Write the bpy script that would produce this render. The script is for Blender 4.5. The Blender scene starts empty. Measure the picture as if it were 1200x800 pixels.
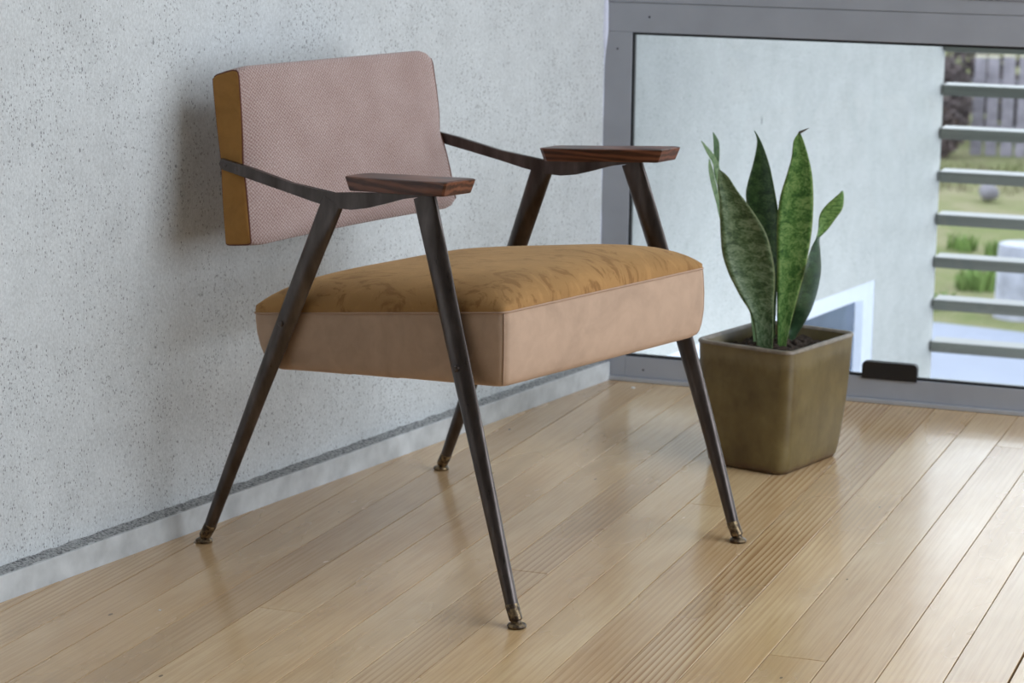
import bpy, bmesh, math, random
from mathutils import Vector, Matrix, noise
random.seed(7)
C = bpy.context.scene.collection
SC = bpy.context.scene

# ------------------------------------------------------------------ camera
cam_d = bpy.data.cameras.new('camera')
cam = bpy.data.objects.new('camera', cam_d); C.objects.link(cam)
r0 = (0.93741109, -0.01216421, 0.3480122)      # right   (x right, y down, z forward)
r1 = (0.07901825, 0.98075019, -0.17856424)     # down
r2 = (-0.33914094, 0.19488741, 0.92032729)     # forward
def w3(r): return Vector((r[0], r[2], -r[1]))
M = Matrix.Identity(4)
for i, v in enumerate((w3(r0), -w3(r1), -w3(r2))):
    for j in range(3): M[j][i] = v[j]
M.translation = (0, 0, 1.12)
cam.matrix_world = M
cam_d.sensor_fit = 'HORIZONTAL'; cam_d.sensor_width = 36.0
cam_d.lens = 2925.92 / 1200 * 36.0
cam_d.clip_end = 500
cam_d.dof.use_dof = True; cam_d.dof.focus_distance = 3.55; cam_d.dof.aperture_fstop = 9.0
SC.camera = cam

# ------------------------------------------------------------------ world and exposure
SC.view_settings.view_transform = 'Standard'
try: SC.view_settings.look = 'None'
except Exception: pass
SC.view_settings.gamma = 1.0
SC.view_settings.use_curve_mapping = False
SC.view_settings.exposure = 1.42
world = bpy.data.worlds.new('overcast_sky'); SC.world = world; world.use_nodes = True
wn = world.node_tree.nodes; wl = world.node_tree.links
bg = wn['Background']
tc = wn.new('ShaderNodeTexCoord'); sep = wn.new('ShaderNodeSeparateXYZ'); rp = wn.new('ShaderNodeValToRGB')
wl.new(tc.outputs['Generated'], sep.inputs[0]); wl.new(sep.outputs['Z'], rp.inputs[0]); wl.new(rp.outputs[0], bg.inputs[0])
rp.color_ramp.elements[0].position = 0.0; rp.color_ramp.elements[0].color = (0.86, 0.92, 1.0, 1)
rp.color_ramp.elements[1].position = 1.0; rp.color_ramp.elements[1].color = (0.78, 0.88, 1.0, 1)
bg.inputs[1].default_value = 1.75
SC.cycles.use_denoising = True
SC.cycles.max_bounces = 8
SC.cycles.diffuse_bounces = 5
SC.cycles.transparent_max_bounces = 12
SC.cycles.sample_clamp_indirect = 6

# light portals in the off-camera openings (they only guide sampling of the sky)
def portal(name, loc, rot, sx, sy):
    d = bpy.data.lights.new(name, 'AREA'); d.shape = 'RECTANGLE'; d.size = sx; d.size_y = sy
    d.cycles.is_portal = True
    o = bpy.data.objects.new(name, d); C.objects.link(o); o.location = loc; o.rotation_euler = rot

# ------------------------------------------------------------------ helpers
def link(name, me, mat=None, parent=None):
    o = bpy.data.objects.new(name, me); C.objects.link(o)
    if mat is not None and not me.materials: me.materials.append(mat)
    if parent is not None: o.parent = parent
    return o
def obj(name, bm, mat, parent=None, smooth=False, auto=None):
    me = bpy.data.meshes.new(name)
    bmesh.ops.recalc_face_normals(bm, faces=bm.faces[:])
    if auto is not None:
        for e in bm.edges:
            if len(e.link_faces) == 2 and e.calc_face_angle(0) > auto: e.smooth = False
    bm.to_mesh(me); bm.free()
    if smooth:
        for p in me.polygons: p.use_smooth = True
    return link(name, me, mat, parent)
def empty(name, label, cat, loc=(0, 0, 0), rz=0, group=None):
    o = bpy.data.objects.new(name, None); C.objects.link(o)
    o.location = loc; o.rotation_euler = (0, 0, rz); o.empty_display_size = 0.05
    o['label'] = label; o['category'] = cat
    if group: o['group'] = group
    return o
def tag(o, label=None, cat=None, kind=None, group=None):
    if label: o['label'] = label
    if cat: o['category'] = cat
    if kind: o['kind'] = kind
    if group: o['group'] = group
    return o
def bx(bm, lo, hi, bev=0):
    vs = [bm.verts.new((x, y, z)) for x in (lo[0], hi[0]) for y in (lo[1], hi[1]) for z in (lo[2], hi[2])]
    q = [(0, 1, 3, 2), (4, 6, 7, 5), (0, 4, 5, 1), (2, 3, 7, 6), (0, 2, 6, 4), (1, 5, 7, 3)]
    fs = [bm.faces.new([vs[i] for i in f]) for f in q]
    if bev:
        es = list({e for f in fs for e in f.edges})
        bmesh.ops.bevel(bm, geom=es, offset=bev, segments=2, profile=0.6, affect='EDGES')
    return bm
def box(lo, hi, bev=0): return bx(bmesh.new(), lo, hi, bev)
def prism(bm, poly, f0, f1, bev=0):
    """poly: 2-D points; f0/f1 map a 2-D point to the two 3-D ends"""
    a = [bm.verts.new(f0(p)) for p in poly]; b = [bm.verts.new(f1(p)) for p in poly]
    n = len(poly)
    fs = [bm.faces.new(a), bm.faces.new(b[::-1])]
    for i in range(n): fs.append(bm.faces.new((a[i], b[i], b[(i+1) % n], a[(i+1) % n])))
    if bev:
        es = [e for e in {e for f in fs[:2] for e in f.edges}]
        bmesh.ops.bevel(bm, geom=es, offset=bev, segments=2, profile=0.6, affect='EDGES')
    return bm
def loft(bm, rings, cap=True, closed=True):
    R = [[bm.verts.new(p) for p in r] for r in rings]
    n = len(R[0])
    for a, b in zip(R, R[1:]):
        for i in range(n if closed else n-1):
            j = (i+1) % n
            bm.faces.new((a[i], a[j], b[j], b[i]))
    if cap:
        bm.faces.new(R[0][::-1]); bm.faces.new(R[-1])
    return R
def lathe(bm, prof, n=24, c=(0, 0, 0)):
    loft(bm, [[(c[0]+r*math.cos(2*math.pi*i/n), c[1]+r*math.sin(2*math.pi*i/n), c[2]+z) for i in range(n)] for r, z in prof])
    return bm
def lerp(a, b, t): return a + (b-a)*t

# ------------------------------------------------------------------ materials
class NT:
    def __init__(s, name):
        s.m = bpy.data.materials.new(name); s.m.use_nodes = True
        s.t = s.m.node_tree; s.b = s.t.nodes['Principled BSDF']; s.out = s.t.nodes['Material Output']
    def n(s, typ, **k):
        x = s.t.nodes.new('ShaderNode'+typ)
        for a, v in k.items():
            if a in x.inputs.keys(): x.inputs[a].default_value = v
            else: setattr(x, a, v)
        return x
    def l(s, a, b): s.t.links.new(a, b)
    def pos(s, scale=(1, 1, 1), kind='Object', rot=(0, 0, 0)):
        t = s.n('TexCoord'); m = s.n('Mapping'); m.inputs['Scale'].default_value = scale; m.inputs['Rotation'].default_value = rot
        if kind == 'World':
            g = s.n('NewGeometry'); s.l(g.outputs['Position'], m.inputs[0])
        else: s.l(t.outputs[kind], m.inputs[0])
        return m.outputs[0]
    def noise(s, vec, scale, detail=3, rough=0.5, dist=0):
        x = s.n('TexNoise'); x.inputs['Scale'].default_value = scale; x.inputs['Detail'].default_value = detail
        x.inputs['Roughness'].default_value = rough; x.inputs['Distortion'].default_value = dist
        s.l(vec, x.inputs['Vector']); return x.outputs['Fac']
    def ramp(s, fac, *st):
        x = s.n('ValToRGB'); e = x.color_ramp.elements
        while len(e) < len(st): e.new(0.5)
        for q, (p, c) in zip(e, st):
            q.position = p; q.color = (c, c, c, 1) if not isinstance(c, tuple) else (*c, 1)
        s.l(fac, x.inputs[0]); return x.outputs[0]
    def mix(s, fac, a, b, mode='MIX'):
        x = s.n('Mix', data_type='RGBA', blend_type=mode)
        for i, v in ((0, fac), (6, a), (7, b)):
            if hasattr(v, 'type') and hasattr(v, 'is_linked'): s.l(v, x.inputs[i])
            else: x.inputs[i].default_value = (*v, 1) if isinstance(v, tuple) else v
        return x.outputs[2]
    def math(s, op, a, b=0.0):
        x = s.n('Math', operation=op)
        for i, v in ((0, a), (1, b)):
            if hasattr(v, 'is_linked'): s.l(v, x.inputs[i])
            else: x.inputs[i].default_value = v
        return x.outputs[0]
    def bump(s, h, strength=0.2, dist=0.002):
        x = s.n('Bump'); x.inputs['Strength'].default_value = strength; x.inputs['Distance'].default_value = dist
        s.l(h, x.inputs['Height']); s.l(x.outputs[0], s.b.inputs['Normal']); return x
    def set(s, **k):
        for a, v in k.items():
            i = s.b.inputs[a.replace('_', ' ')]
            if hasattr(v, 'is_linked'): s.l(v, i)
            else: i.default_value = (*v, 1) if isinstance(v, tuple) else v
        return s

def plain(name, col, rough=0.5, metal=0.0, var=0.06, scale=40, bump=0.0, spec=None):
    k = NT(name); p = k.pos((1, 1, 1))
    n = k.noise(p, scale, 4)
    d = tuple(max(0, c*(1-var)) for c in col); u = tuple(min(1, c*(1+var)) for c in col)
    k.set(Base_Color=k.ramp(n, (0.3, d), (0.7, u)), Roughness=rough, Metallic=metal)
    if spec is not None: k.set(Specular_IOR_Level=spec)
    if bump: k.bump(n, bump, 0.001)
    return k.m

def concrete(name, base, pits=1.0):
    k = NT(name); P = k.pos((1, 1, 1), 'World'); PV = k.pos((1, 1, 0.55), 'World')
    big = k.noise(P, 2.2, 5, 0.6); mid = k.noise(P, 14, 4, 0.6)
    fine = k.noise(PV, 330, 3, 0.65)
    c = k.ramp(big, (0.3, tuple(x*0.90 for x in base)), (0.7, tuple(x*1.06 for x in base)))
    c = k.mix(0.5, c, k.ramp(mid, (0.32, tuple(x*0.78 for x in base)), (0.68, tuple(x*1.12 for x in base))))
    c = k.mix(0.42, c, k.ramp(fine, (0.36, tuple(x*0.70 for x in base)), (0.64, tuple(x*1.22 for x in base))))
    # pits: small dark voids, denser in patches
    v = k.n('TexVoronoi', feature='F1'); v.inputs['Scale'].default_value = 320; v.inputs['Randomness'].default_value = 1
    k.l(PV, v.inputs['Vector'])
    vs = k.n('SeparateColor'); k.l(v.outputs['Color'], vs.inputs[0])
    dens = k.noise(P, 7.5, 5, 0.7)
    thr = k.math('MULTIPLY', k.ramp(dens, (0.42, 0.10), (0.60, 1.0)), 0.85*pits)
    has = k.math('LESS_THAN', vs.outputs[0], thr)
    rad = k.math('MULTIPLY', k.math('POWER', vs.outputs[1], 1.6), 0.34)
    near = k.math('LESS_THAN', v.outputs['Distance'], k.math('ADD', rad, 0.10))
    pit = k.math('MULTIPLY', has, near)
    v2 = k.n('TexVoronoi', feature='F1'); v2.inputs['Scale'].default_value = 95; k.l(PV, v2.inputs['Vector'])
    s2 = k.n('SeparateColor'); k.l(v2.outputs['Color'], s2.inputs[0])
    p2 = k.math('MULTIPLY', k.math('LESS_THAN', s2.outputs[0], 0.05*pits), k.math('LESS_THAN', v2.outputs['Distance'], k.math('MULTIPLY', s2.outputs[1], 0.24)))
    pit = k.math('MAXIMUM', pit, p2)
    c = k.mix(k.math('MULTIPLY', pit, 0.66), c, (0.11, 0.11, 0.115))
    k.set(Base_Color=c, Roughness=0.85, Specular_IOR_Level=0.25)
    h = k.math('SUBTRACT', k.math('MULTIPLY', fine, 0.5), pit)
    k.bump(h, 0.35, 0.002)
    return k.m

def rough_joint(name):
    k = NT(name); P = k.pos((1, 1, 1), 'World')
    a = k.noise(P, 190, 4, 0.7)
    c = k.ramp(a, (0.38, (0.12, 0.125, 0.13)), (0.48, (0.33, 0.34, 0.34)), (0.66, (0.50, 0.51, 0.51)))
    k.set(Base_Color=c, Roughness=0.95); k.bump(a, 0.9, 0.006)
    return k.m

def wood_floor():
    k = NT('oiled_fir_boards'); g = k.n('NewGeometry'); oi = k.n('ObjectInfo')
    off = k.n('CombineXYZ'); k.l(k.math('MULTIPLY', oi.outputs['Random'], 37.0), off.inputs[0]); k.l(k.math('MULTIPLY', oi.outputs['Random'], 91.0), off.inputs[1])
    ad = k.n('VectorMath', operation='ADD'); k.l(g.outputs['Position'], ad.inputs[0]); k.l(off.outputs[0], ad.inputs[1])
    def mp(sc):
        m = k.n('Mapping'); m.inputs['Scale'].default_value = sc; k.l(ad.outputs[0], m.inputs[0]); return m.outputs[0]
    strength = k.math('POWER', oi.outputs['Alpha'], 1.5)
    wobble = k.noise(mp((3, 0.9, 1)), 1.0, 3, 0.5)
    # growth lines: fine stripes along the board
    w = k.n('TexWave', wave_type='BANDS', bands_direction='X', wave_profile='SAW')
    w.inputs['Scale'].default_value = 30; w.inputs['Distortion'].default_value = 9.0; w.inputs['Detail'].default_value = 3
    w.inputs['Detail Scale'].default_value = 0.55; w.inputs['Detail Roughness'].default_value = 0.55
    k.l(mp((1, 0.045, 1)), w.inputs['Vector'])
    lines = k.ramp(w.outputs['Fac'], (0.40, 0.0), (0.95, 1.0))
    fib = k.noise(mp((210, 5, 1)), 1.0, 4, 0.6)
    patch = k.noise(mp((5, 1.6, 1)), 1.0, 4, 0.6)
    stain = k.noise(mp((7, 2.2, 1)), 1.0, 3, 0.55)
    base = k.mix(k.ramp(patch, (0.3, 0.0), (0.7, 1.0)), (0.56, 0.370, 0.185), (0.72, 0.545, 0.335))
    base = k.mix(1.0, base, oi.outputs['Color'], 'MULTIPLY')
    dark = k.mix(1.0, base, (0.50, 0.36, 0.25), 'MULTIPLY')
    amt = k.math('MULTIPLY', k.math('MULTIPLY', lines, strength), k.ramp(wobble, (0.36, 0.12), (0.62, 1.0)))
    c = k.mix(amt, base, dark)
    c = k.mix(k.ramp(fib, (0.36, 0.36), (0.58, 0.0)), c, k.mix(1.0, base, (0.66, 0.56, 0.46), 'MULTIPLY'))
    c = k.mix(k.ramp(stain, (0.50, 0.0), (0.80, 0.34)), c, (0.30, 0.215, 0.13))
    # scuffs and nail dots
    v = k.n('TexVoronoi', feature='F1'); v.inputs['Scale'].default_value = 1.0; k.l(mp((38, 17, 1)), v.inputs['Vector'])
    vs = k.n('SeparateColor'); k.l(v.outputs['Color'], vs.inputs[0])
    dot = k.math('MULTIPLY', k.math('LESS_THAN', vs.outputs[0], 0.05), k.math('LESS_THAN', v.outputs['Distance'], k.math('MULTIPLY', vs.outputs[1], 0.11)))
    c = k.mix(k.math('MULTIPLY', dot, 0.75), c, (0.06, 0.045, 0.03))
    k.set(Base_Color=c, Roughness=k.ramp(stain, (0.3, 0.20), (0.75, 0.32)), Specular_IOR_Level=0.5, Coat_Weight=0.25, Coat_Roughness=0.12)
    h = k.math('ADD', k.math('MULTIPLY', amt, -0.5), k.math('MULTIPLY', fib, 0.35))
    k.bump(h, 0.10, 0.0008)
    return k.m

def suede(name, base, var=0.25, scale=9, seedrot=0.0):
    k = NT(name); p = k.pos((1, 1, 1), rot=(0, 0, seedrot))
    a = k.noise(p, scale, 4, 0.6, 1.2); b = k.noise(p, scale*5, 3, 0.6, 0.6); f = k.noise(p, 900, 2)
    dk = tuple(x*(1-var) for x in base); lt = tuple(min(1, x*(1+var*0.55)) for x in base)
    c = k.ramp(a, (0.36, dk), (0.5, base), (0.66, lt))
    c = k.mix(0.28, c, k.ramp(b, (0.38, dk), (0.62, lt)))
    c = k.mix(0.12, c, k.ramp(f, (0.3, dk), (0.7, lt)))
    k.set(Base_Color=c, Roughness=0.9, Specular_IOR_Level=0.15, Sheen_Weight=0.35, Sheen_Roughness=0.4, Sheen_Tint=tuple(min(1, x*1.5) for x in base))
    k.bump(k.math('ADD', f, k.math('MULTIPLY', b, 0.6)), 0.12, 0.0015)
    return k.m

def suede_nap():
    """mustard suede with brushed darker strokes"""
    k = NT('mustard_suede'); p = k.pos((1, 1, 1)); ps = k.pos((13, 26, 13), rot=(0, 0, 0.35))
    base = (0.36, 0.200, 0.078)
    st = k.noise(ps, 1.0, 5, 0.62, 1.6); a = k.noise(p, 6, 3, 0.55); f = k.noise(p, 900, 2)
    c = k.ramp(a, (0.35, tuple(x*0.86 for x in base)), (0.65, tuple(x*1.10 for x in base)))
    c = k.mix(k.ramp(st, (0.53, 0.0), (0.61, 0.85)), c, tuple(x*q for x, q in zip(base, (0.58, 0.52, 0.5))))
    c = k.mix(k.ramp(st, (0.36, 0.40), (0.46, 0.0)), c, tuple(min(1, x*1.3) for x in base))
    c = k.mix(0.1, c, k.ramp(f, (0.3, tuple(x*0.7 for x in base)), (0.7, tuple(x*1.3 for x in base))))
    k.set(Base_Color=c, Roughness=0.92, Specular_IOR_Level=0.12, Sheen_Weight=0.4, Sheen_Roughness=0.4, Sheen_Tint=(0.8, 0.55, 0.3))
    k.bump(k.math('ADD', f, st), 0.15, 0.0015)
    return k.m

def weave():
    """pink and ecru basket weave, in the cloth's own UV (metres)"""
    k = NT('pink_basket_weave'); p = k.pos((1, 1, 1), 'UV')
    nz = k.n('TexNoise'); nz.inputs['Scale'].default_value = 110; nz.inputs['Detail'].default_value = 2; k.l(p, nz.inputs['Vector'])
    jit = k.n('VectorMath', operation='MULTIPLY_ADD'); k.l(nz.outputs['Color'], jit.inputs[0]); jit.inputs[1].default_value = (0.0042,)*3; k.l(p, jit.inputs[2])
    def wv(d, s):
        w = k.n('TexWave', wave_type='BANDS', bands_direction=d, wave_profile='SIN'); w.inputs['Scale'].default_value = s
        k.l(jit.outputs[0], w.inputs['Vector']); return w.outputs['Fac']
    a = wv('X', 49); b = wv('Y', 49)
    pr = k.math('MULTIPLY', k.math('SUBTRACT', k.math('MULTIPLY', a, 2.0), 1.0), k.math('SUBTRACT', k.math('MULTIPLY', b, 2.0), 1.0))
    hgt = k.math('ADD', k.math('MULTIPLY', pr, 0.5), 0.5)
    big = k.noise(p, 14, 3); th = k.noise(p, 420, 2, 0.7)
    light = k.ramp(th, (0.35, (0.34, 0.250, 0.222)), (0.65, (0.56, 0.450, 0.410)))
    dark = k.ramp(th, (0.35, (0.19, 0.105, 0.09)), (0.65, (0.33, 0.205, 0.18)))
    c = k.mix(k.ramp(hgt, (0.2, 0.0), (0.75, 1.0)), dark, light)
    c = k.mix(0.22, c, k.ramp(big, (0.3, (0.35, 0.25, 0.235)), (0.7, (0.62, 0.50, 0.48))))
    k.set(Base_Color=c, Roughness=0.95, Specular_IOR_Level=0.1, Sheen_Weight=0.2)
    k.bump(hgt, 0.5, 0.0012)
    return k.m

def steel():
    k = NT('blackened_bronze_steel'); p = k.pos((1, 1, 0.25))
    a = k.noise(p, 30, 5, 0.6); f = k.noise(k.pos((60, 60, 6)), 3.0, 4, 0.6)
    c = k.ramp(a, (0.3, (0.060, 0.048, 0.042)), (0.55, (0.100, 0.084, 0.078)), (0.75, (0.150, 0.128, 0.118)))
    k.set(Base_Color=c, Metallic=0.92, Roughness=k.ramp(f, (0.3, 0.27), (0.7, 0.40)))
    k.bump(f, 0.05, 0.001)
    return k.m
def brass():
    k = NT('worn_brass'); p = k.pos((1, 1, 1)); a = k.noise(p, 120, 4, 0.6)
    k.set(Base_Color=k.ramp(a, (0.42, (0.06, 0.042, 0.03)), (0.66, (0.33, 0.24, 0.13))), Metallic=0.8, Roughness=0.38)
    return k.m
def rosewood():
    k = NT('oiled_rosewood'); p = k.pos((2.2, 30, 30))
    w = k.n('TexWave', wave_type='BANDS', bands_direction='Z'); w.inputs['Scale'].default_value = 1.0; w.inputs['Distortion'].default_value = 7; w.inputs['Detail'].default_value = 4; w.inputs['Detail Scale'].default_value = 1.3
    k.l(p, w.inputs['Vector']); f = k.noise(k.pos((8, 160, 160)), 1.0, 4, 0.6)
    c = k.ramp(w.outputs['Fac'], (0.15, (0.045, 0.018, 0.012)), (0.55, (0.12, 0.042, 0.025)), (0.9, (0.21, 0.080, 0.045)))
    c = k.mix(0.3, c, k.ramp(f, (0.35, (0.03, 0.012, 0.009)), (0.65, (0.19, 0.075, 0.045))))
    k.set(Base_Color=c, Roughness=0.38, Specular_IOR_Level=0.5)
    return k.m
def glaze():
    k = NT('olive_glazed_stoneware'); p = k.pos((1, 1, 1)); run = k.noise(k.pos((22, 22, 9)), 1.0, 4, 0.6)
    a = k.noise(p, 16, 5, 0.62); f = k.noise(p, 150, 4, 0.6)
    c = k.ramp(a, (0.3, (0.092, 0.064, 0.023)), (0.55, (0.142, 0.104, 0.038)), (0.75, (0.190, 0.146, 0.060)))
    c = k.mix(0.35, c, k.ramp(run, (0.35, (0.065, 0.040, 0.017)), (0.65, (0.195, 0.152, 0.066))))
    c = k.mix(k.ramp(f, (0.62, 0.0), (0.75, 0.5)), c, (0.10, 0.07, 0.03))
    # paler, thinner band of glaze under the rim, a worn brown foot
    z = k.n('SeparateXYZ'); k.l(k.pos((1, 1, 1)), z.inputs[0])
    zz = k.math('ADD', z.outputs[2], k.math('MULTIPLY', k.math('SUBTRACT', run, 0.5), 0.045))
    c = k.mix(k.ramp(zz, (0.195, 0.0), (0.212, 0.40)), c, (0.23, 0.185, 0.105))
    c = k.mix(k.ramp(zz, (0.004, 0.85), (0.016, 0.0)), c, (0.10, 0.055, 0.03))
    k.set(Base_Color=c, Roughness=0.33, Specular_IOR_Level=0.5)
    k.bump(k.math('ADD', a, k.math('MULTIPLY', f, 0.3)), 0.12, 0.003)
    return k.m
def leafmat(name, dk, md, lt, edge):
    k = NT(name); uv = k.n('TexCoord').outputs['UV']
    m = k.n('Mapping'); m.inputs['Scale'].default_value = (1.0, 9.0, 1.0); k.l(uv, m.inputs[0])
    n1 = k.noise(m.outputs[0], 2.6, 5, 0.62, 1.1)
    m2 = k.n('Mapping'); m2.inputs['Scale'].default_value = (3.0, 26, 1.0); k.l(uv, m2.inputs[0])
    n2 = k.noise(m2.outputs[0], 2.4, 5, 0.65, 1.5)
    f = k.math('ADD', k.math('MULTIPLY', n1, 0.5), k.math('MULTIPLY', n2, 0.5))
    c = k.ramp(f, (0.40, dk), (0.48, md), (0.57, lt))
    s = k.n('SeparateXYZ'); k.l(uv, s.inputs[0])
    e = k.math('ABSOLUTE', k.math('SUBTRACT', s.outputs[0], 0.5))
    c = k.mix(k.ramp(e, (0.455, 0.0), (0.485, 0.75)), c, edge)
    k.set(Base_Color=c, Roughness=0.42, Specular_IOR_Level=0.4)
    k.bump(k.noise(k.pos((40, 40, 2)), 3.0, 3), 0.12, 0.002)
    return k.m
def soilmat():
    k = NT('dark_potting_soil'); p = k.pos((1, 1, 1)); a = k.noise(p, 140, 5, 0.7)
    k.set(Base_Color=k.ramp(a, (0.35, (0.018, 0.012, 0.008)), (0.62, (0.075, 0.05, 0.034)), (0.75, (0.16, 0.12, 0.09))), Roughness=0.95)
    k.bump(a, 0.9, 0.006); return k.m
def glassmat():
    k = NT('clear_window_glass'); t = k.n('BsdfTransparent'); g = k.n('BsdfGlossy'); g.inputs['Roughness'].default_value = 0.0
    t.inputs[0].default_value = (0.95, 0.965, 0.965, 1)
    f = k.n('Fresnel'); f.inputs['IOR'].default_value = 1.35
    mx = k.n('MixShader'); k.l(f.outputs[0], mx.inputs[0]); k.l(t.outputs[0], mx.inputs[1]); k.l(g.outputs[0], mx.inputs[2])
    k.l(mx.outputs[0], k.out.inputs[0]); return k.m
def grassland():
    k = NT('rough_grass_ground'); p = k.pos((1, 1, 1), 'World'); a = k.noise(p, 0.55, 5, 0.6); b = k.noise(p, 3.0, 5, 0.7)
    c = k.ramp(a, (0.32, (0.19, 0.160, 0.115)), (0.48, (0.145, 0.140, 0.082)), (0.66, (0.095, 0.112, 0.048)))
    c = k.mix(0.5, c, k.ramp(b, (0.32, (0.20, 0.165, 0.12)), (0.5, (0.13, 0.13, 0.066)), (0.68, (0.08, 0.105, 0.034))))
    k.set(Base_Color=c, Roughness=1.0, Specular_IOR_Level=0.0); k.bump(b, 0.6, 0.05); return k.m
def slatmat():
    k = NT('weathered_grey_green_timber'); p = k.pos((1.5, 30, 60)); a = k.noise(p, 1.0, 4, 0.6)
    b = k.noise(k.pos((1, 1, 1)), 25, 4, 0.7)
    c = k.ramp(a, (0.3, (0.048, 0.054, 0.044)), (0.7, (0.090, 0.098, 0.082)))
    c = k.mix(k.ramp(b, (0.6, 0.0), (0.75, 0.6)), c, (0.05, 0.052, 0.042))
    k.set(Base_Color=c, Roughness=0.42, Specular_IOR_Level=0.5); return k.m

MAT_WALL = concrete('pitted_concrete', (0.595, 0.622, 0.630), 1.0)
MAT_OUTWALL = concrete('outdoor_concrete', (0.555, 0.572, 0.565), 0.25)
MAT_CURB = plain('trowelled_grey_cement', (0.52, 0.54, 0.545), 0.75, var=0.18, scale=22, bump=0.3)
MAT_JOINT = rough_joint('rough_open_mortar')
MAT_FLOOR = wood_floor()
MAT_SUB = plain('dark_subfloor', (0.03, 0.022, 0.016), 0.9)
MAT_FRAME = plain('grey_anodised_aluminium', (0.345, 0.362, 0.405), 0.42, 0.10, var=0.05, scale=14)
MAT_SILL = plain('pale_aluminium_sill', (0.42, 0.43, 0.46), 0.35, 0.2, var=0.05)
MAT_GASKET = plain('black_rubber_gasket', (0.012, 0.014, 0.018), 0.5)
MAT_LIT_CAULK = plain('lit_edge_sealant', (0.62, 0.65, 0.78), 0.5, var=0.12, scale=30, bump=0.4)
MAT_GLASS = glassmat()
MAT_BLACK = plain('matt_black_plastic', (0.010, 0.009, 0.010), 0.45)
MAT_STEEL = steel(); MAT_BRASS = brass(); MAT_ROSE = rosewood()
MAT_TOP = suede_nap()
MAT_BAND = suede('beige_suede', (0.46, 0.325, 0.235), 0.14, 8)
MAT_MUST = suede('ochre_suede', (0.36, 0.185, 0.055), 0.18, 12)
MAT_PIPE = plain('dark_red_piping', (0.13, 0.045, 0.028), 0.8)
MAT_PIPE2 = plain('beige_piping', (0.40, 0.27, 0.19), 0.85)
MAT_WEAVE = weave()
MAT_POT = glaze(); MAT_SOIL = soilmat()
MAT_POTRIM = plain('worn_brown_rim', (0.20, 0.165, 0.125), 0.4, var=0.25, scale=60)
MAT_WHITE = plain('ceiling_white', (0.62, 0.62, 0.60), 0.9)
MAT_PLASTER = plain('room_plaster', (0.24, 0.235, 0.23), 0.9)
MAT_PATH = plain('pale_blue_grey_paving', (0.135, 0.150, 0.195), 0.75, var=0.06, scale=2.5)
MAT_GRASS = grassland(); MAT_SLAT = slatmat()
MAT_BLADE = plain('fresh_grass_blades', (0.10, 0.16, 0.035), 0.8, var=0.3, scale=3)
MAT_PICKET = plain('weathered_grey_pickets', (0.17, 0.155, 0.18), 0.85, var=0.28, scale=9)
MAT_PICKETTOP = plain('pale_cut_wood', (0.36, 0.335, 0.25), 0.85, var=0.2)
MAT_SHRUB = plain('brown_winter_shrub', (0.06, 0.045, 0.045), 0.95, var=0.4, scale=8)
MAT_STUMP = plain('weathered_stump_wood', (0.24, 0.245, 0.28), 0.85, var=0.25, scale=12)
MAT_ROCK = plain('grey_boulder', (0.14, 0.13, 0.145), 0.9, var=0.3, scale=10)
MAT_UPVC = plain('white_painted_frame', (0.74, 0.80, 0.92), 0.45, var=0.04)
MAT_DARKPANE = plain('blue_grey_reflective_pane', (0.10, 0.135, 0.20), 0.15, 0.0, var=0.25, scale=6)

# ------------------------------------------------------------------ setting: floor and walls
YW = 4.985                                   # room face of the window wall
WD = Vector((0.17833, 0.98397))              # direction of the left wall (not square to the window)
WN = Vector((0.98397, -0.17833))             # its normal, into the room
C0 = Vector((-1.6115, 4.9825))               # curb meets window at floor
def wx(y, off=0.0):                          # x on the left wall plane shifted by off along its normal
    return C0.x + WD.x/WD.y*(y-C0.y) + off/WN.x
OFF = -0.027
Y0, X1, ZC = -1.6, 2.6, 2.6                  # back of the room, right side, ceiling

floor = obj('floor', prism(bmesh.new(), [(wx(Y0, OFF), Y0), (X1, Y0), (X1, YW+0.05), (wx(YW+0.05, OFF), YW+0.05)],
            lambda p: (p[0], p[1], -0.05), lambda p: (p[0], p[1], -0.014)), MAT_SUB)
tag(floor, kind='structure')

def clip(poly):                              # keep what lies in front of the curb face
    out = []
    f = lambda p: (Vector(p)-C0).dot(WN) + 0.001
    for a, b in zip(poly, poly[1:]+poly[:1]):
        fa, fb = f(a), f(b)
        if fa >= 0: out.append(a)
        if fa*fb < 0:
            t = fa/(fa-fb); out.append((lerp(a[0], b[0], t), lerp(a[1], b[1], t)))
    return out
seams = [-2.72 + 0.0825*i for i in range(9)] + [-1.928, -1.839, -1.753, -1.668, -1.589, -1.506, -1.417, -1.328, -1.246, -1.165, -1.081, -0.997, -0.911, -0.824, -0.741, -0.658, -0.571]
seams = sorted(s for s in seams if s < -1.99) + [s for s in seams if s > -1.95]
while seams[-1] < X1: seams.append(seams[-1]+0.0838)
known = {-0.824: [3.305], -1.328: [3.56], -1.589: [3.23], -1.165: [4.06], -0.741: [1.7, 4.7]}
tint = {-1.928: (0.94, 0.91, 0.88, .6), -1.839: (0.95, 0.92, 0.90, .25), -1.753: (0.98, .95, .92, .2), -1.668: (0.84, 0.80, 0.77, .3), -1.589: (0.98, 0.96, 0.93, .2), -1.506: (1.05, 1.03, 1.0, .25),
        -1.417: (0.98, 0.97, 0.95, .15), -1.328: (0.93, 0.91, 0.88, .8), -1.246: (1.0, 0.98, 0.94, .4), -1.165: (1.02, 1.02, 0.98, .3), -1.081: (1.0, .97, .92, .95),
        -0.997: (0.93, 0.90, 0.84, 1.0), -0.911: (1.03, 1.0, 0.94, .75), -0.824: (0.96, 0.93, 0.88, .35), -0.741: (0.97, 0.93, 0.90, .4), -0.658: (1.03, 1.0, 0.98, .3), -0.571: (0.97, 0.95, 0.95, .35)}
rr = random.Random(3)
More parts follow.
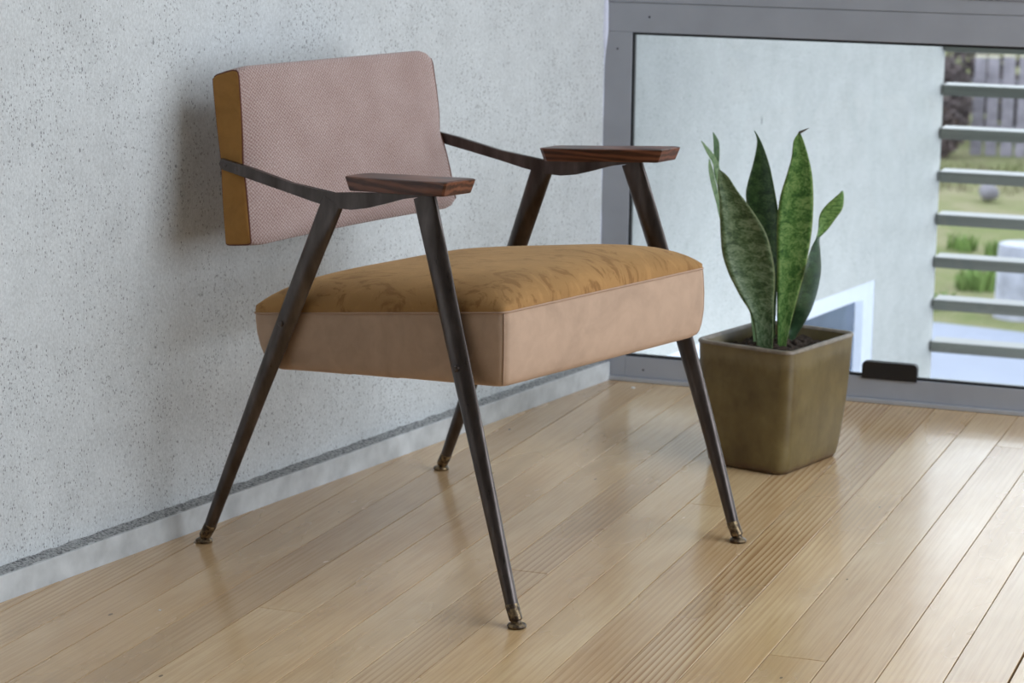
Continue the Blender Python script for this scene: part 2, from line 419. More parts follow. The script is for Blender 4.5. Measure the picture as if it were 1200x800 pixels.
for a, b in zip(seams, seams[1:]):
    key = round(a, 3)
    cuts = list(known.get(key, []))
    if not cuts:
        y = Y0 + rr.uniform(0.4, 2.0)
        while y < YW-0.4:
            if not (2.6 < y < 4.9 and -1.95 < a < -0.55): cuts.append(y)
            y += rr.uniform(1.5, 2.4)
    else:
        cuts = [c-2.05 for c in cuts if c > 2.6] + cuts
    ys = [Y0] + sorted(cuts) + [YW+0.03]
    base_t = tint.get(key, (rr.uniform(.92, 1.04), rr.uniform(.90, 1.0), rr.uniform(.88, .98), rr.uniform(.2, .8)))
    for i, (ya, yb) in enumerate(zip(ys, ys[1:])):
        gl = 0.0016 if abs(a+0.487) < 0.01 else 0.00065
        gr = 0.0016 if abs(b+0.487) < 0.01 else 0.00065
        poly = clip([(a+gl, ya+0.0006), (b-gr, ya+0.0006), (b-gr, yb-0.0006), (a+gl, yb-0.0006)])
        if len(poly) < 3: continue
        dz = rr.uniform(-0.0003, 0.0)
        pl = obj('plank', prism(bmesh.new(), poly, lambda p: (p[0], p[1], -0.0135), lambda p: (p[0], p[1], dz), 0.0007 if len(poly) == 4 else 0), MAT_FLOOR, floor)
        j = rr.uniform(0.97, 1.03) if i else 1.0
        pl.color = (base_t[0]*j, base_t[1]*j, base_t[2]*j, base_t[3])

def wallprism(name, mat, ya, yb, off0, off1, z0, z1, parent=None, kind='structure', bev=0):
    a, b = C0 + WD*((ya-C0.y)/WD.y), C0 + WD*((yb-C0.y)/WD.y)
    poly = [a+WN*off0, b+WN*off0, b+WN*off1, a+WN*off1]
    o = obj(name, prism(bmesh.new(), [tuple(p) for p in poly], lambda p: (p[0], p[1], z0), lambda p: (p[0], p[1], z1), bev), mat, parent)
    if kind: o['kind'] = kind
    return o
wallprism('wall_left', MAT_WALL, Y0, YW+0.02, -0.25, OFF, -0.05, ZC+0.2)
bb = wallprism('baseboard_left', MAT_CURB, Y0, YW-0.004, OFF, 0.0, -0.014, 0.0402, bev=0.0012)
# rough open joint left along the top of the cement curb
bm = bmesh.new(); N = 420
ra = []
for i in range(N+1):
    y = lerp(Y0, YW-0.006, i/N); p = C0 + WD*((y-C0.y)/WD.y)
    z = 0.0404 + 0.002*noise.noise((y*55, 0, 0)); w0 = -0.0025 + 0.0016*noise.noise((y*23, 5, 0))
    q0 = p+WN*w0; q1 = p+WN*(-0.014+0.002*noise.noise((y*70, 9, 0))); q2 = p+WN*(OFF+0.0005)
    ra.append([bm.verts.new((q0.x, q0.y, 0.0400)), bm.verts.new((q1.x, q1.y, z+0.001)), bm.verts.new((q2.x, q2.y, z+0.0045+0.0035*noise.noise((y*40, 2, 3))))])
for a, b in zip(ra, ra[1:]):
    for i in (0, 1): bm.faces.new((a[i], a[i+1], b[i+1], b[i]))
obj('mortar_joint', bm, MAT_JOINT, bb, True)

# other surfaces of the room that the camera does not see but that shape the light
def st(name, lo, hi, mat): return tag(obj(name, box(lo, hi), mat), kind='structure')
CX0, SKX0, SKX1, SKY0, SKY1 = wx(Y0, -0.3)-0.1, 0.2, 2.45, 2.2, 4.7
bm = bmesh.new()                              # ceiling; the long skylight opening is added to brighten the room
bx(bm, (CX0, Y0-0.2, ZC), (SKX0, YW+0.25, ZC+0.2)); bx(bm, (SKX1, Y0-0.2, ZC), (X1+0.2, YW+0.25, ZC+0.2))
bx(bm, (SKX0, Y0-0.2, ZC), (SKX1, SKY0, ZC+0.2)); bx(bm, (SKX0, SKY1, ZC), (SKX1, YW+0.25, ZC+0.2))
tag(obj('ceiling', bm, MAT_WHITE), kind='structure')
st('wall_back', (CX0, Y0-0.2, -0.05), (X1+0.2, Y0, ZC), MAT_PLASTER)
bm = bmesh.new()                              # right wall: opening nearly to the floor, sized for light from the right
bx(bm, (X1, Y0, -0.05), (X1+0.2, 1.7, ZC)); bx(bm, (X1, 1.7, -0.05), (X1+0.2, YW+0.1, 0.06)); bx(bm, (X1, 1.7, 2.5), (X1+0.2, YW+0.1, ZC))
bx(bm, (X1, YW-0.12, 0.06), (X1+0.2, YW+0.1, 2.5))
tag(obj('wall_right', bm, MAT_PLASTER), kind='structure')
portal('portal_sky', ((SKX0+SKX1)/2, (SKY0+SKY1)/2, ZC+0.1), (0, 0, 0), SKX1-SKX0, SKY1-SKY0)
portal('portal_right', (X1+0.02, 3.28, 1.28), (0, math.pi/2, 0), 2.44, 3.17)
portal('portal_window', (0.5, YW+0.1, 1.3), (-math.pi/2, 0, 0), 4.2, 2.5)

# ------------------------------------------------------------------ window wall
win = obj('window_1', box((-1.642, YW, 0.0095), (-1.579, YW+0.026, 0.741), 0.0012), MAT_FRAME)  # left jamb
tag(win, kind='structure')
obj('bottom_rail', box((-1.5789, YW, 0.0095), (X1, YW+0.026, 0.0535), 0.0012), MAT_FRAME, win)
obj('sill', box((-1.640, YW-0.008, 0.0002), (X1, YW+0.026, 0.0093), 0.0015), MAT_SILL, win)
obj('transom', box((-1.642, YW, 0.7413), (X1, YW+0.026, 0.8022), 0.0012), MAT_FRAME, win)
obj('upper_rail', box((-1.642, YW-0.001, 0.8032), (X1, YW+0.026, 0.8310), 0.0012), MAT_FRAME, win)
obj('upper_rail', box((-1.642, YW-0.004, 0.8320), (X1, YW+0.026, 0.872), 0.0012), MAT_FRAME, win)
obj('upper_jamb', box((-1.642, YW, 0.872), (-1.579, YW+0.026, ZC), 0.0012), MAT_FRAME, win)
obj('head_rail', box((-1.579, YW, ZC-0.07), (X1, YW+0.026, ZC), 0.0012), MAT_FRAME, win)
obj('mullion', box((0.95, YW, 0.0535), (1.01, YW+0.026, 0.741), 0.0012), MAT_FRAME, win)
obj('mullion', box((0.95, YW, 0.872), (1.01, YW+0.026, ZC-0.07), 0.0012), MAT_FRAME, win)
g = 0.004
obj('gasket', box((-1.579, YW+g, 0.0535), (-1.5735, YW+0.015, 0.741)), MAT_GASKET, win)
obj('gasket', box((-1.5735, YW+g, 0.0535), (0.95, YW+0.015, 0.0585)), MAT_GASKET, win)
obj('gasket', box((-1.5735, YW+g, 0.7363), (0.95, YW+0.015, 0.741)), MAT_GASKET, win)
obj('pane', box((-1.575, YW+0.016, 0.055), (0.955, YW+0.020, 0.739)), MAT_GLASS, win)
obj('pane', box((1.005, YW+0.016, 0.055), (X1, YW+0.020, 0.739)), MAT_GLASS, win)
obj('pane', box((-1.577, YW+0.016, 0.872), (0.955, YW+0.020, ZC-0.07)), MAT_GLASS, win)
obj('pane', box((1.005, YW+0.016, 0.872), (X1, YW+0.020, ZC-0.07)), MAT_GLASS, win)
for x, z in ((-1.542, 0.774), (-1.610, 0.706), (-1.538, 0.0265)):
    bm = bmesh.new()
    loft(bm, [[(x+r*math.cos(a*math.pi/6), YW+dy, z+r*math.sin(a*math.pi/6)) for a in range(12)] for r, dy in ((0.0022, 0.001), (0.0022, -0.0006), (0.0014, -0.0010))])
    obj('screw', bm, MAT_BLACK, win)
# sealant between jamb and concrete; pale tint and wide top imitate a lit edge
bm = bmesh.new(); rings = []
for i in range(80):
    z = lerp(0.06, 1.4, i/79); r = 0.0035 + 0.0022*noise.noise((z*14, 1, 1)) + 0.0065*max(0, min(1, (z-0.66)/0.08))
    rings.append([(-1.6415 + r*math.cos(a*math.pi/4), YW-0.0005 + 0.6*r*math.sin(a*math.pi/4), z) for a in range(8)])
loft(bm, rings); obj('lit_sealant_bead', bm, MAT_LIT_CAULK, win, True)
# black stop standing on the bottom rail in front of the glass
bm = bmesh.new(); pts = []
xa, xb, za, zb, r = -1.066, -0.9515, 0.0505, 0.0865, 0.009
pts = [(xa, za), (xb, za)]
for i in range(5): t = i/4*math.pi/2; pts.append((xb-r+r*math.cos(t), zb-r+r*math.sin(t)))
for i in range(5): t = math.pi/2+i/4*math.pi/2; pts.append((xa+r+r*math.cos(t), zb-r+r*math.sin(t)))
prism(bm, pts, lambda p: (p[0], YW-0.004, p[1]), lambda p: (p[0], YW+0.0145, p[1]), 0.0012)
obj('window_stop', bm, MAT_BLACK, win)

# ------------------------------------------------------------------ outdoors
ZG = -1.2
def along(y): return C0 + WD*((y-C0.y)/WD.y)
YE, ZT, YL, YR = 6.928, -0.005, 5.12, 6.497         # wall end, top of low window, its two sides
bm = bmesh.new()
def seg(bm, ya, yb, z0, z1):
    a, b = along(ya), along(yb); f = lambda z: (lambda p: (p[0], p[1], z))
    prism(bm, [tuple(a+WN*-0.25), tuple(b+WN*-0.25), tuple(b+WN*OFF), tuple(a+WN*OFF)], f(z0), f(z1))
seg(bm, YW+0.022, YE, ZT, ZC+0.2); seg(bm, YW+0.022, YL, ZG, ZT); seg(bm, YR, YE, ZG, ZT); seg(bm, YL, YR, ZG, -0.75)
bmesh.ops.remove_doubles(bm, verts=bm.verts[:], dist=1e-5)
tag(obj('wall_outside', bm, MAT_OUTWALL), kind='structure')
# low window set into the outdoor wall
w2 = wallprism('window_2', MAT_UPVC, YL+0.001, YR-0.002, -0.085, OFF-0.002, ZT-0.041, ZT-0.001)
wallprism('frame_side', MAT_UPVC, YR-0.074, YR-0.002, -0.085, OFF-0.002, -0.745, ZT-0.0415, w2, None)
wallprism('frame_side', MAT_UPVC, YL+0.001, YL+0.06, -0.085, OFF-0.002, -0.745, ZT-0.0415, w2, None)
wallprism('frame_bottom', MAT_UPVC, YL+0.061, YR-0.0745, -0.085, OFF-0.002, -0.748, -0.70, w2, None)
wallprism('pane', MAT_DARKPANE, YL+0.05, YR-0.06, -0.080, -0.052, -0.71, ZT-0.035, w2, None)
bm = bmesh.new()                             # a nick in the outdoor concrete
q = along(5.757)+WN*(OFF+0.0004)
prism(bm, [(-0.0016, 0.476), (0.0012, 0.478), (0.0020, 0.490), (0.0004, 0.4955), (-0.0006, 0.487)], lambda p: (q.x+WD.x*p[0], q.y+WD.y*p[0], p[1]), lambda p: (q.x+WD.x*p[0]-WN.x*.003, q.y+WD.y*p[0]-WN.y*.003, p[1]))
obj('nick', bm, MAT_GASKET, bpy.data.objects['wall_outside'])
# horizontal slat screen
scr = empty('slat_screen', 'horizontal grey-green timber slat screen outside the window beyond the concrete wall', 'screen', (0, 6.95, 0))
for kk in range(-9, 20):
    z = 0.001 + 0.1208*kk
    o = obj('slat', box((-1.285+0.0012*(kk % 3), -0.045, z-0.030), (3.4, 0.040, z), 0.002), MAT_SLAT, scr)
for x in (0.35, 2.2):
    obj('post', box((x, 0.057, ZG), (x+0.09, 0.147, 2.4), 0.004), MAT_SLAT, scr)
st('added_eave', (-3.2, YW+0.26, 2.62), (5.0, 6.75, 2.80), MAT_WHITE)  # unseen overhang, added to keep sky light off the outdoor wall
# ground
bm = bmesh.new(); bx(bm, (-12, YW+0.3, ZG-0.1), (14, 12.28, ZG))
for v in bm.verts:
    if v.co.y > 12: v.co.y += -0.22*(v.co.x+2.25)*0.9
tag(obj('paving', bm, MAT_PATH), kind='structure')
bm = bmesh.new(); nx, ny = 60, 50
gv = [[bm.verts.new((lerp(-30, 30, i/nx), lerp(9, 60, j/ny), ZG-0.012+0.05*noise.noise((i*0.7, j*0.8, 0))*(1 if j > 5 else 0.1))) for i in range(nx+1)] for j in range(ny+1)]
for j in range(ny):
    for i in range(nx): bm.faces.new((gv[j][i], gv[j][i+1], gv[j+1][i+1], gv[j+1][i]))
tag(obj('ground', bm, MAT_GRASS, None, True), kind='structure')
# grass tufts
def blades(bm, c, n, rad, hh):
    for _ in range(n):
        a = random.uniform(0, 6.28); rr_ = rad*math.sqrt(random.random()); x, y = c[0]+rr_*math.cos(a), c[1]+rr_*math.sin(a)
        h_ = hh*random.uniform(.5, 1.1); w_ = 0.008; d = random.uniform(0, 6.28); lx, ly = 0.4*h_*math.cos(d), 0.4*h_*math.sin(d)
        e = random.uniform(0, 3.14); ex, ey = w_*math.cos(e), w_*math.sin(e)
        q = [bm.verts.new(p) for p in ((x-ex, y-ey, ZG-0.02), (x+ex, y+ey, ZG-0.02), (x+ex*.7+lx*.4, y+ey*.7+ly*.4, ZG+h_*.6), (x-ex*.7+lx*.4, y-ey*.7+ly*.4, ZG+h_*.6), (x+lx, y+ly, ZG+h_))]
        bm.faces.new((q[0], q[1], q[2], q[3])); bm.faces.new((q[3], q[2], q[4]))
tufts = [((-2.58, 14.74), 70, .09, .09, 'bright green grass tuft outdoors, upper left one, between the concrete wall end and the stump'), ((-2.35, 14.55), 60, .06, .09, 'bright green grass tuft outdoors, smallest, just left of the grey stump top'),
         ((-2.26, 13.4), 120, .12, .13, 'bright green grass tuft outdoors, largest, lower left of the grey stump'), ((-2.35, 12.75), 80, .10, .09, 'bright green grass tuft outdoors by the paving edge near the concrete wall')]
for i, (c, n, r_, hh, lb) in enumerate(tufts):
    bm = bmesh.new(); blades(bm, c, n, r_, hh)
    tag(obj('grass_tuft', bm, MAT_BLADE), lb, 'grass', 'stuff')
bm = bmesh.new()
for _ in range(2600):
    blades(bm, (random.uniform(-5.5, 0.5), random.uniform(17.2, 18.7)), 1, 0.01, 0.07)
tag(obj('meadow_grass', bm, MAT_GRASS), 'short patchy grass covering the ground before the picket fence', 'grass', 'stuff')
# stump, boulder
bm = bmesh.new(); rings = []
n = 14
for z, s in ((ZG-0.02, 1.06), (ZG+0.1, 1.0), (ZG+0.33, 0.97), (ZG+0.366, 0.94)):
    rings.append([(-1.90+0.135*s*math.cos(2*math.pi*i/n)*(1+.07*noise.noise((i, 1, 0))), 12.66+0.13*s*math.sin(2*math.pi*i/n)*(1+.07*noise.noise((i, 2, 0))), z) for i in range(n)])
loft(bm, rings)
tag(obj('tree_stump', bm, MAT_STUMP, None, True, 0.6), 'pale grey weathered stump outdoors at the right edge of the view', 'stump')
bm = bmesh.new(); bmesh.ops.create_icosphere(bm, subdivisions=3, radius=0.07)
for v in bm.verts:
    v.co *= 1+0.35*noise.noise(v.co*9); v.co.z *= 0.85; v.co += Vector((-2.80, 16.88, ZG+0.055))
tag(obj('boulder', bm, MAT_ROCK, None, True), 'small grey rock lying on the grass outdoors', 'rock')
# picket fence
fen = empty('picket_fence', 'old grey wooden picket fence at the far edge of the grass', 'fence', (0, 19.5, ZG))
rp_ = random.Random(11)
x = -3.385
while x < 1.6:
    w_ = rp_.uniform(0.075, 0.10); tp = 0.745+rp_.uniform(-0.03, 0.03)
    lean = rp_.uniform(-0.012, 0.012)
    bm = bmesh.new(); bx(bm, (x, -0.012, -0.03), (x+w_, 0.012, tp))
    for v in bm.verts:
        if v.co.z > 0.3: v.co.x += lean
    pk = obj('picket', bm, MAT_PICKET, fen)
    obj('cut_top', box((x+lean, -0.0125, tp+.0005), (x+w_+lean, 0.0125, tp+0.022)), MAT_PICKETTOP, pk)
    x += w_+rp_.uniform(0.012, 0.05)
obj('rail', box((-3.40, 0.013, 0.16), (1.6, 0.05, 0.22)), MAT_PICKET, fen); obj('rail', box((-3.40, 0.013, 0.52), (1.6, 0.05, 0.58)), MAT_PICKET, fen)
# shrubs
def shrub(c, rx, rz, lb, n=900):
    root = empty('shrub', lb, 'shrub', (c[0], c[1], ZG))
    bm = bmesh.new()
    for _ in range(n):
        v = Vector((random.gauss(0, 1), random.gauss(0, 1), random.gauss(0, 1))).normalized()*random.uniform(.35, 1)**.5
        p = Vector((v.x*rx, v.y*rx, rz*(1+v.z)*0.62)); s = random.uniform(.02, .05)
        d = Vector((random.uniform(-1, 1), random.uniform(-1, 1), random.uniform(-1, 1))).normalized(); e = d.orthogonal().normalized()
        q = [bm.verts.new(p+d*s), bm.verts.new(p+e*s*.5), bm.verts.new(p-d*s), bm.verts.new(p-e*s*.5)]; bm.faces.new(q)
    tag(obj('foliage', bm, MAT_SHRUB, root), kind='stuff')
    bm = bmesh.new()
    for _ in range(24):
        a = random.uniform(0, 6.28); t = Vector((rx*.8*math.cos(a), rx*.8*math.sin(a), rz*random.uniform(.6, 1.15))); b = Vector((.05*math.cos(a), .05*math.sin(a), -0.02))
        loft(bm, [[(p.x+r*math.cos(k*2.09), p.y+r*math.sin(k*2.09), p.z) for k in range(3)] for p, r in ((b, .014), ((b+t)/2+Vector((0, 0, .05)), .010), (t, .004))])
    tag(obj('stem', bm, MAT_SHRUB, root), kind='stuff')
shrub((-3.57, 19.2), 0.23, 0.62, 'brown leafless shrub outdoors at the left end of the picket fence', 2600)
shrub((-3.05, 20.7), 0.75, 1.0, 'dark shrub behind the left part of the picket fence', 4500)
shrub((-1.35, 20.9), 0.85, 1.0, 'dark shrub behind the picket fence toward the right', 4500)
shrub((-4.6, 20.4), 0.70, 1.1, 'dark shrub far left behind the concrete wall end', 3500)

# ------------------------------------------------------------------ armchair (local: x forward, y to its left, z up)
chair = empty('armchair', 'mid-century armchair with mustard suede seat and pink woven backrest against concrete wall', 'chair', (-1.4214, 3.68992, 0), math.radians(-17.319))

# --- seat
def seat_z(u): return lerp(0.386, 0.4505, (u+0.252)/(0.514))
def seat_b(u): return lerp(0.300, 0.3365, (u+0.252)/(0.520))
UB, UF, VH = -0.252, 0.264, 0.267
def rrect(u0, u1, v, rf, rb, k=6, side=26):
    """rounded plan outline, counter-clockwise, evenly split sides"""
    P = []
    def arc(cu, cv, r, a0):
        for i in range(k+1):
            a = a0+i/k*math.pi/2; P.append((cu+r*math.cos(a), cv+r*math.sin(a)))
    def line(a, b):
        for i in range(1, side): P.append((lerp(a[0], b[0], i/side), lerp(a[1], b[1], i/side)))
    arc(u1-rf, v-rf, rf, 0); line((u1-rf, v), (u0+rb, v)); arc(u0+rb, v-rb, rb, math.pi/2); line((u0, v-rb), (u0, -v+rb))
    arc(u0+rb, -v+rb, rb, math.pi); line((u0+rb, -v), (u1-rf, -v)); arc(u1-rf, -v+rf, rf, 1.5*math.pi); line((u1, -v+rf), (u1, v-rf))
    return P
OUT = rrect(UB, UF, VH, 0.015, 0.03)
cu = (UB+UF)/2
def at_scale(s, p): return (cu+(p[0]-cu)*s, p[1]*s)
rings = []
for t, ins in ((0.0, 0.030), (0.0, 0.013), (0.04, 0.006), (0.10, 0.0025), (0.2, 0.0), (0.4, -0.002), (0.65, -0.002), (0.9, -0.0005), (1.0, 0.0005)):
    ring = []
    for u, v in OUT:
        back = max(0, (cu-u)/(cu-UB))**3
        su = (abs(u-cu)-ins)/abs(u-cu) if abs(u-cu) > .05 else 1; sv = (abs(v)-ins)/abs(v) if abs(v) > .05 else 1
        uu = cu+(u-cu)*su; vv = v*sv
        uu += back*0.032*(1-t)**1.3                       # rear face slopes in toward the bottom
        ring.append((uu, vv, lerp(seat_b(u), seat_z(u), t)+ (0.004 if ins > .02 else 0)))
    rings.append(ring)
BAND = [list(r_) for r_ in rings]
bm = bmesh.new(); R = loft(bm, rings, cap=False); bm.faces.new(R[0][::-1])
obj('seat_band', bm, MAT_BAND, chair, True)
rings = []
H = 0.056
for s in (1.0, 0.998, 0.994, 0.985, 0.965, 0.93, 0.88, 0.80, 0.70, 0.58, 0.45, 0.30, 0.15, 0.02):
    ring = []
    for u, v in OUT:
        a, b = at_scale(s, (u, v)); r = s
        na, nb = min(1, abs(a-cu)/(UF-cu)), min(1, abs(b)/VH)
        hz = H*((1-na**4.6)*(1-nb**4.6))**0.42 if s < 1 else 0
        ring.append((a, b, seat_z(a)+hz+0.0012*noise.noise((a*14, b*14, 3))*(1-r)))
    rings.append(ring)
bm = bmesh.new(); R = loft(bm, rings, cap=False); bm.faces.new(R[-1])
obj('seat_top', bm, MAT_TOP, chair, True)
def cord(name, path, r, mat, closed=True, n=6, parent=None):
    bm = bmesh.new(); rings = []; m = len(path); P = [Vector(p) for p in path]
    for i in range(m):
        d = (P[(i+1) % m]-P[i-1]) if closed else (P[min(i+1, m-1)]-P[max(i-1, 0)])
        d.normalize(); a = d.orthogonal() if abs(d.z) > .9 else d.cross(Vector((0, 0, 1))); a.normalize(); b = d.cross(a)
        rings.append([P[i]+(a*math.cos(2*math.pi*k/n)+b*math.sin(2*math.pi*k/n))*r for k in range(n)])
    if closed: rings.append(rings[0])
    loft(bm, rings, cap=not closed)
    if closed: bmesh.ops.remove_doubles(bm, verts=bm.verts[:], dist=1e-6)
    return obj(name, bm, mat, parent or chair, True)
cord('seat_piping', [(cu+(u-cu)*1.001, v*1.001, seat_z(u)) for u, v in OUT], 0.0016, MAT_PIPE2)
for ci in (3, min(range(len(OUT)), key=lambda i: (OUT[i][0]-UF)**2+(OUT[i][1]+VH)**2)):
    cord('corner_seam', [tuple(Vector(r_[ci])+Vector((0.0004, math.copysign(0.0004, r_[ci][1]), 0))) for r_ in BAND[2:]], 0.0010, MAT_PIPE2, False)

# --- backrest: profile in (u,z), lofted along v
PB, PT = Vector((-0.2485, 0.4935)), Vector((-0.291, 0.7635))      # front face bottom / top
QB, QT = Vector((-0.3035, 0.4865)), Vector((-0.348, 0.7480))      # rear face bottom / top
def back_profile(bulge, grow=0.0):
    P = []
    nF = 16
    up = (PT-PB).normalized(); out = Vector((up.y, -up.x))
    for i in range(nF+1):                                        # front face upwards
        t = i/nF; q = PB.lerp(PT, t)+out*(bulge*math.sin(math.pi*min(max(t, .0), 1.))**.7)
        P.append(q)
    # soft top edge
    for i in range(1, 8):
        a = i/8*math.pi; m = (PT+QT)/2; ax = (PT-QT)/2; nr = Vector((-ax.y, ax.x)); nr = nr.normalized()*0.012
        if nr.y < 0: nr = -nr
        P.append(m+ax*math.copysign(abs(math.cos(a))**.55, math.cos(a))+nr*math.sin(a)**.6)
    for i in range(9): P.append(QT.lerp(QB, i/8))
    for i in range(1, 6):
        a = i/6*math.pi; m = (PB+QB)/2; ax = (QB-PB)/2
        P.append(m+ax*math.copysign(abs(math.cos(a))**.5, math.cos(a))+Vector((0, -0.003))*math.sin(a))
    return P
def vhalf(z): return lerp(0.2585, 0.2400, (z-0.497)/0.27)
ctr = (PB+PT+QB+QT)/4
def rack(z, t): return 0.010*(0.77-z)/0.28*(t+1)/2          # the lower edge runs up a little toward the far side
rings = []; vs_ = []
NV = 28
for i in range(NV+1):
    t = -1+2*i/NV; t = math.copysign(abs(t)**0.8, t)
    e = 1-abs(t); bul = 0.014*(1-abs(t)**4)
    ins = (0.006 if t < 0 else 0.014)*max(0, (abs(t)-0.88)/0.12)**2
    prof = back_profile(bul)
    ring = []
    for q in prof:
        w_ = q + (ctr-q).normalized()*ins
        z = w_.y + (0.004*(1-t*t) if w_.y < 0.52 else 0.0)     # bottom edge drawn up a little in the middle
        z += rack(z, t)
        ring.append((w_.x, vhalf(q.y)*t, z))
    rings.append(ring); vs_.append(t)
bm = bmesh.new(); uvl = bm.loops.layers.uv.new('UVMap')
R = loft(bm, rings, cap=False)
prof = back_profile(0.01); L = [0.0]
for a, b in zip(prof, prof[1:]+prof[:1]): L.append(L[-1]+(b-a).length)
idx = {}
for i, ring in enumerate(R):
    for j, v in enumerate(ring): idx[v] = (i, j)
n_ = len(prof)
for f in bm.faces:
    js = [idx[l.vert][1] for l in f.loops]; wrap = max(js) == n_-1 and min(js) == 0
    for l in f.loops:
        i, j = idx[l.vert]; jj = n_ if (wrap and j == 0) else j
        l[uvl].uv = (vs_[i]*0.25, L[jj])
backrest = obj('backrest', bm, MAT_WEAVE, chair, True)
for s in (-1, 1):                                             # ochre suede side panels
    bm = bmesh.new(); rgs = []; pi_ = 0.0055 if s < 0 else 0.0135
    for ins, dv in (((0.006, 0.0), (0.0065, 0.0022), (0.010, 0.0030), (0.022, 0.0036)) if s < 0 else ((0.0135, -0.0005), (0.014, 0.001), (0.017, 0.0016), (0.026, 0.0020))):
        rgs.append([((q+(ctr-q).normalized()*ins).x, s*(vhalf(q.y)+dv), (q+(ctr-q).normalized()*ins).y+rack(q.y, s)) for q in back_profile(0.0)])
    R = loft(bm, rgs, cap=False); bm.faces.new(R[-1])
    obj('side_panel', bm, MAT_MUST, chair, True)['label'] = 'ochre suede side panel of the backrest'
    cord('backrest_piping', [((q+(ctr-q).normalized()*pi_).x, s*(vhalf(q.y)+(0.0008 if s < 0 else -0.0012)), (q+(ctr-q).normalized()*pi_).y+rack(q.y, s)) for q in back_profile(0.0)], 0.0014, MAT_PIPE)

# --- steel frame
def arm_bar(s):
    top = [(-0.315, 0.6272), (-0.247, 0.6180), (-0.157, 0.6030), (-0.068, 0.5950), (-0.03, 0.6005), (0.02, 0.6045), (0.07, 0.6085), (0.125, 0.6125)]
    bot = [(0.125, 0.6085), (0.10, 0.6055), (0.073, 0.6005), (0.035, 0.5890), (0.001, 0.5795), (-0.03, 0.5740), (-0.068, 0.5735), (-0.110, 0.5785), (-0.157, 0.5860), (-0.247, 0.5995), (-0.315, 0.6098), (-0.3195, 0.6185)]
    def v(u, d): return s*(lerp(0.2555, 0.2675, min(1, max(0, (u+0.30)/0.25)))+d)
    dz = 0.006*((s+1)/2)
    bm = bmesh.new()
    prism(bm, top+bot, lambda p: (p[0], v(p[0], -0.004), p[1]+dz*max(0, min(1, -p[0]/0.2))), lambda p: (p[0], v(p[0], 0.004), p[1]+dz*max(0, min(1, -p[0]/0.2))), 0.0013)
    o = obj('arm_bar', bm, MAT_STEEL, chair)
    for u, z in ((-0.305, 0.6175), (-0.279, 0.6140)):
        b2 = bmesh.new(); zz = z+dz
        loft(b2, [[(u+r*math.cos(a*math.pi/6), v(u, 0.0035+d), zz+r*math.sin(a*math.pi/6)) for a in range(12)] for r, d in ((.004, 0), (.004, .0012), (.0025, .002))])
        obj('screw', b2, MAT_STEEL, o)
for s in (-1, 1): arm_bar(s)

def leg(top, mid, foot, name='leg'):
    """lofted steel leg: flat blade at the top, folded oval in the middle, slim round at the foot"""
    top, mid, foot = Vector(top), Vector(mid), Vector(foot)
    base = foot + Vector((0, 0, 0.030)) + (mid-foot).normalized()*0.004
    base.z = 0.030; base.x = lerp(foot.x, mid.x, 0.030/mid.z); base.y = lerp(foot.y, mid.y, 0.030/mid.z)
    bm = bmesh.new(); rings = []; n = 20; K = 26
    d = (base-top).normalized(); a = Vector((1, 0, 0)); a = (a-d*a.dot(d)).normalized(); b = d.cross(a)
    if b.y < 0: b = -b
    # quadratic through the three points
    tm = (top.z-mid.z)/(top.z-base.z)
    q1 = (mid-top*(1-tm)**2-base*tm**2)/(2*tm*(1-tm))
    for i in range(K+1):
        t = i/K; p = top*(1-t)**2+q1*2*t*(1-t)+base*t*t
        wa = 0.0205 if t < 0.1 else lerp(0.0205, 0.0180, (t-.1)/.35) if t < .45 else lerp(0.0180, 0.0098, (t-.45)/.55)
        wb = lerp(0.0045, 0.0125, min(1, t/0.16)) if t < .16 else lerp(0.0125, 0.0098, (t-.16)/.84)
        e = lerp(0.55, 1.35, min(1, t/0.14)) if t < .5 else lerp(1.35, 1.0, (t-.5)/.4) if t < .9 else 1.0
        ring = []
        for k in range(n):
            th = 2*math.pi*k/n; c, s_ = math.cos(th), math.sin(th)
            ring.append(p+a*wa*math.copysign(abs(c)**e, c)+b*wb*math.copysign(abs(s_)**e, s_))
        rings.append(ring)
    loft(bm, rings)
    L_ = obj(name, bm, MAT_STEEL, chair, True, 0.7)
    # brass ferrule and glide
    bm = bmesh.new(); dd = (foot+Vector((0, 0, .008))-base)
    loft(bm, [[base+dd*t+a*r*math.cos(2*math.pi*k/16)+b*r*math.sin(2*math.pi*k/16) for k in range(16)] for t, r in ((-0.12, .0099), (-0.08, .0105), (0.80, .0100), (0.86, .0094), (0.92, .0072), (1.1, .0070))])
    obj('ferrule', bm, MAT_BRASS, L_, True, 0.6)
    bm = bmesh.new(); lathe(bm, [(.0105, 0.0002), (.0138, .0012), (.0145, .0035), (.0130, .0058), (.0090, .0076), (.0070, .0090)], 24, foot)
    obj('glide', bm, MAT_BRASS, L_, True, 0.8)
    return L_
legs = {
 'fn': ((0.112, -0.2680, 0.609), (0.205, -0.2870, 0.345), (0.335, -0.321, 0)),
 'ff': ((0.112, 0.2680, 0.609), (0.207, 0.2830, 0.345), (0.335, 0.276, 0)),
 'bn': ((-0.070, -0.2665, 0.583), (-0.181, -0.2830, 0.330), (-0.333, -0.289, 0)),
 'bf': ((-0.070, 0.2665, 0.587), (-0.188, 0.2960, 0.330), (-0.344, 0.335, 0)),
}
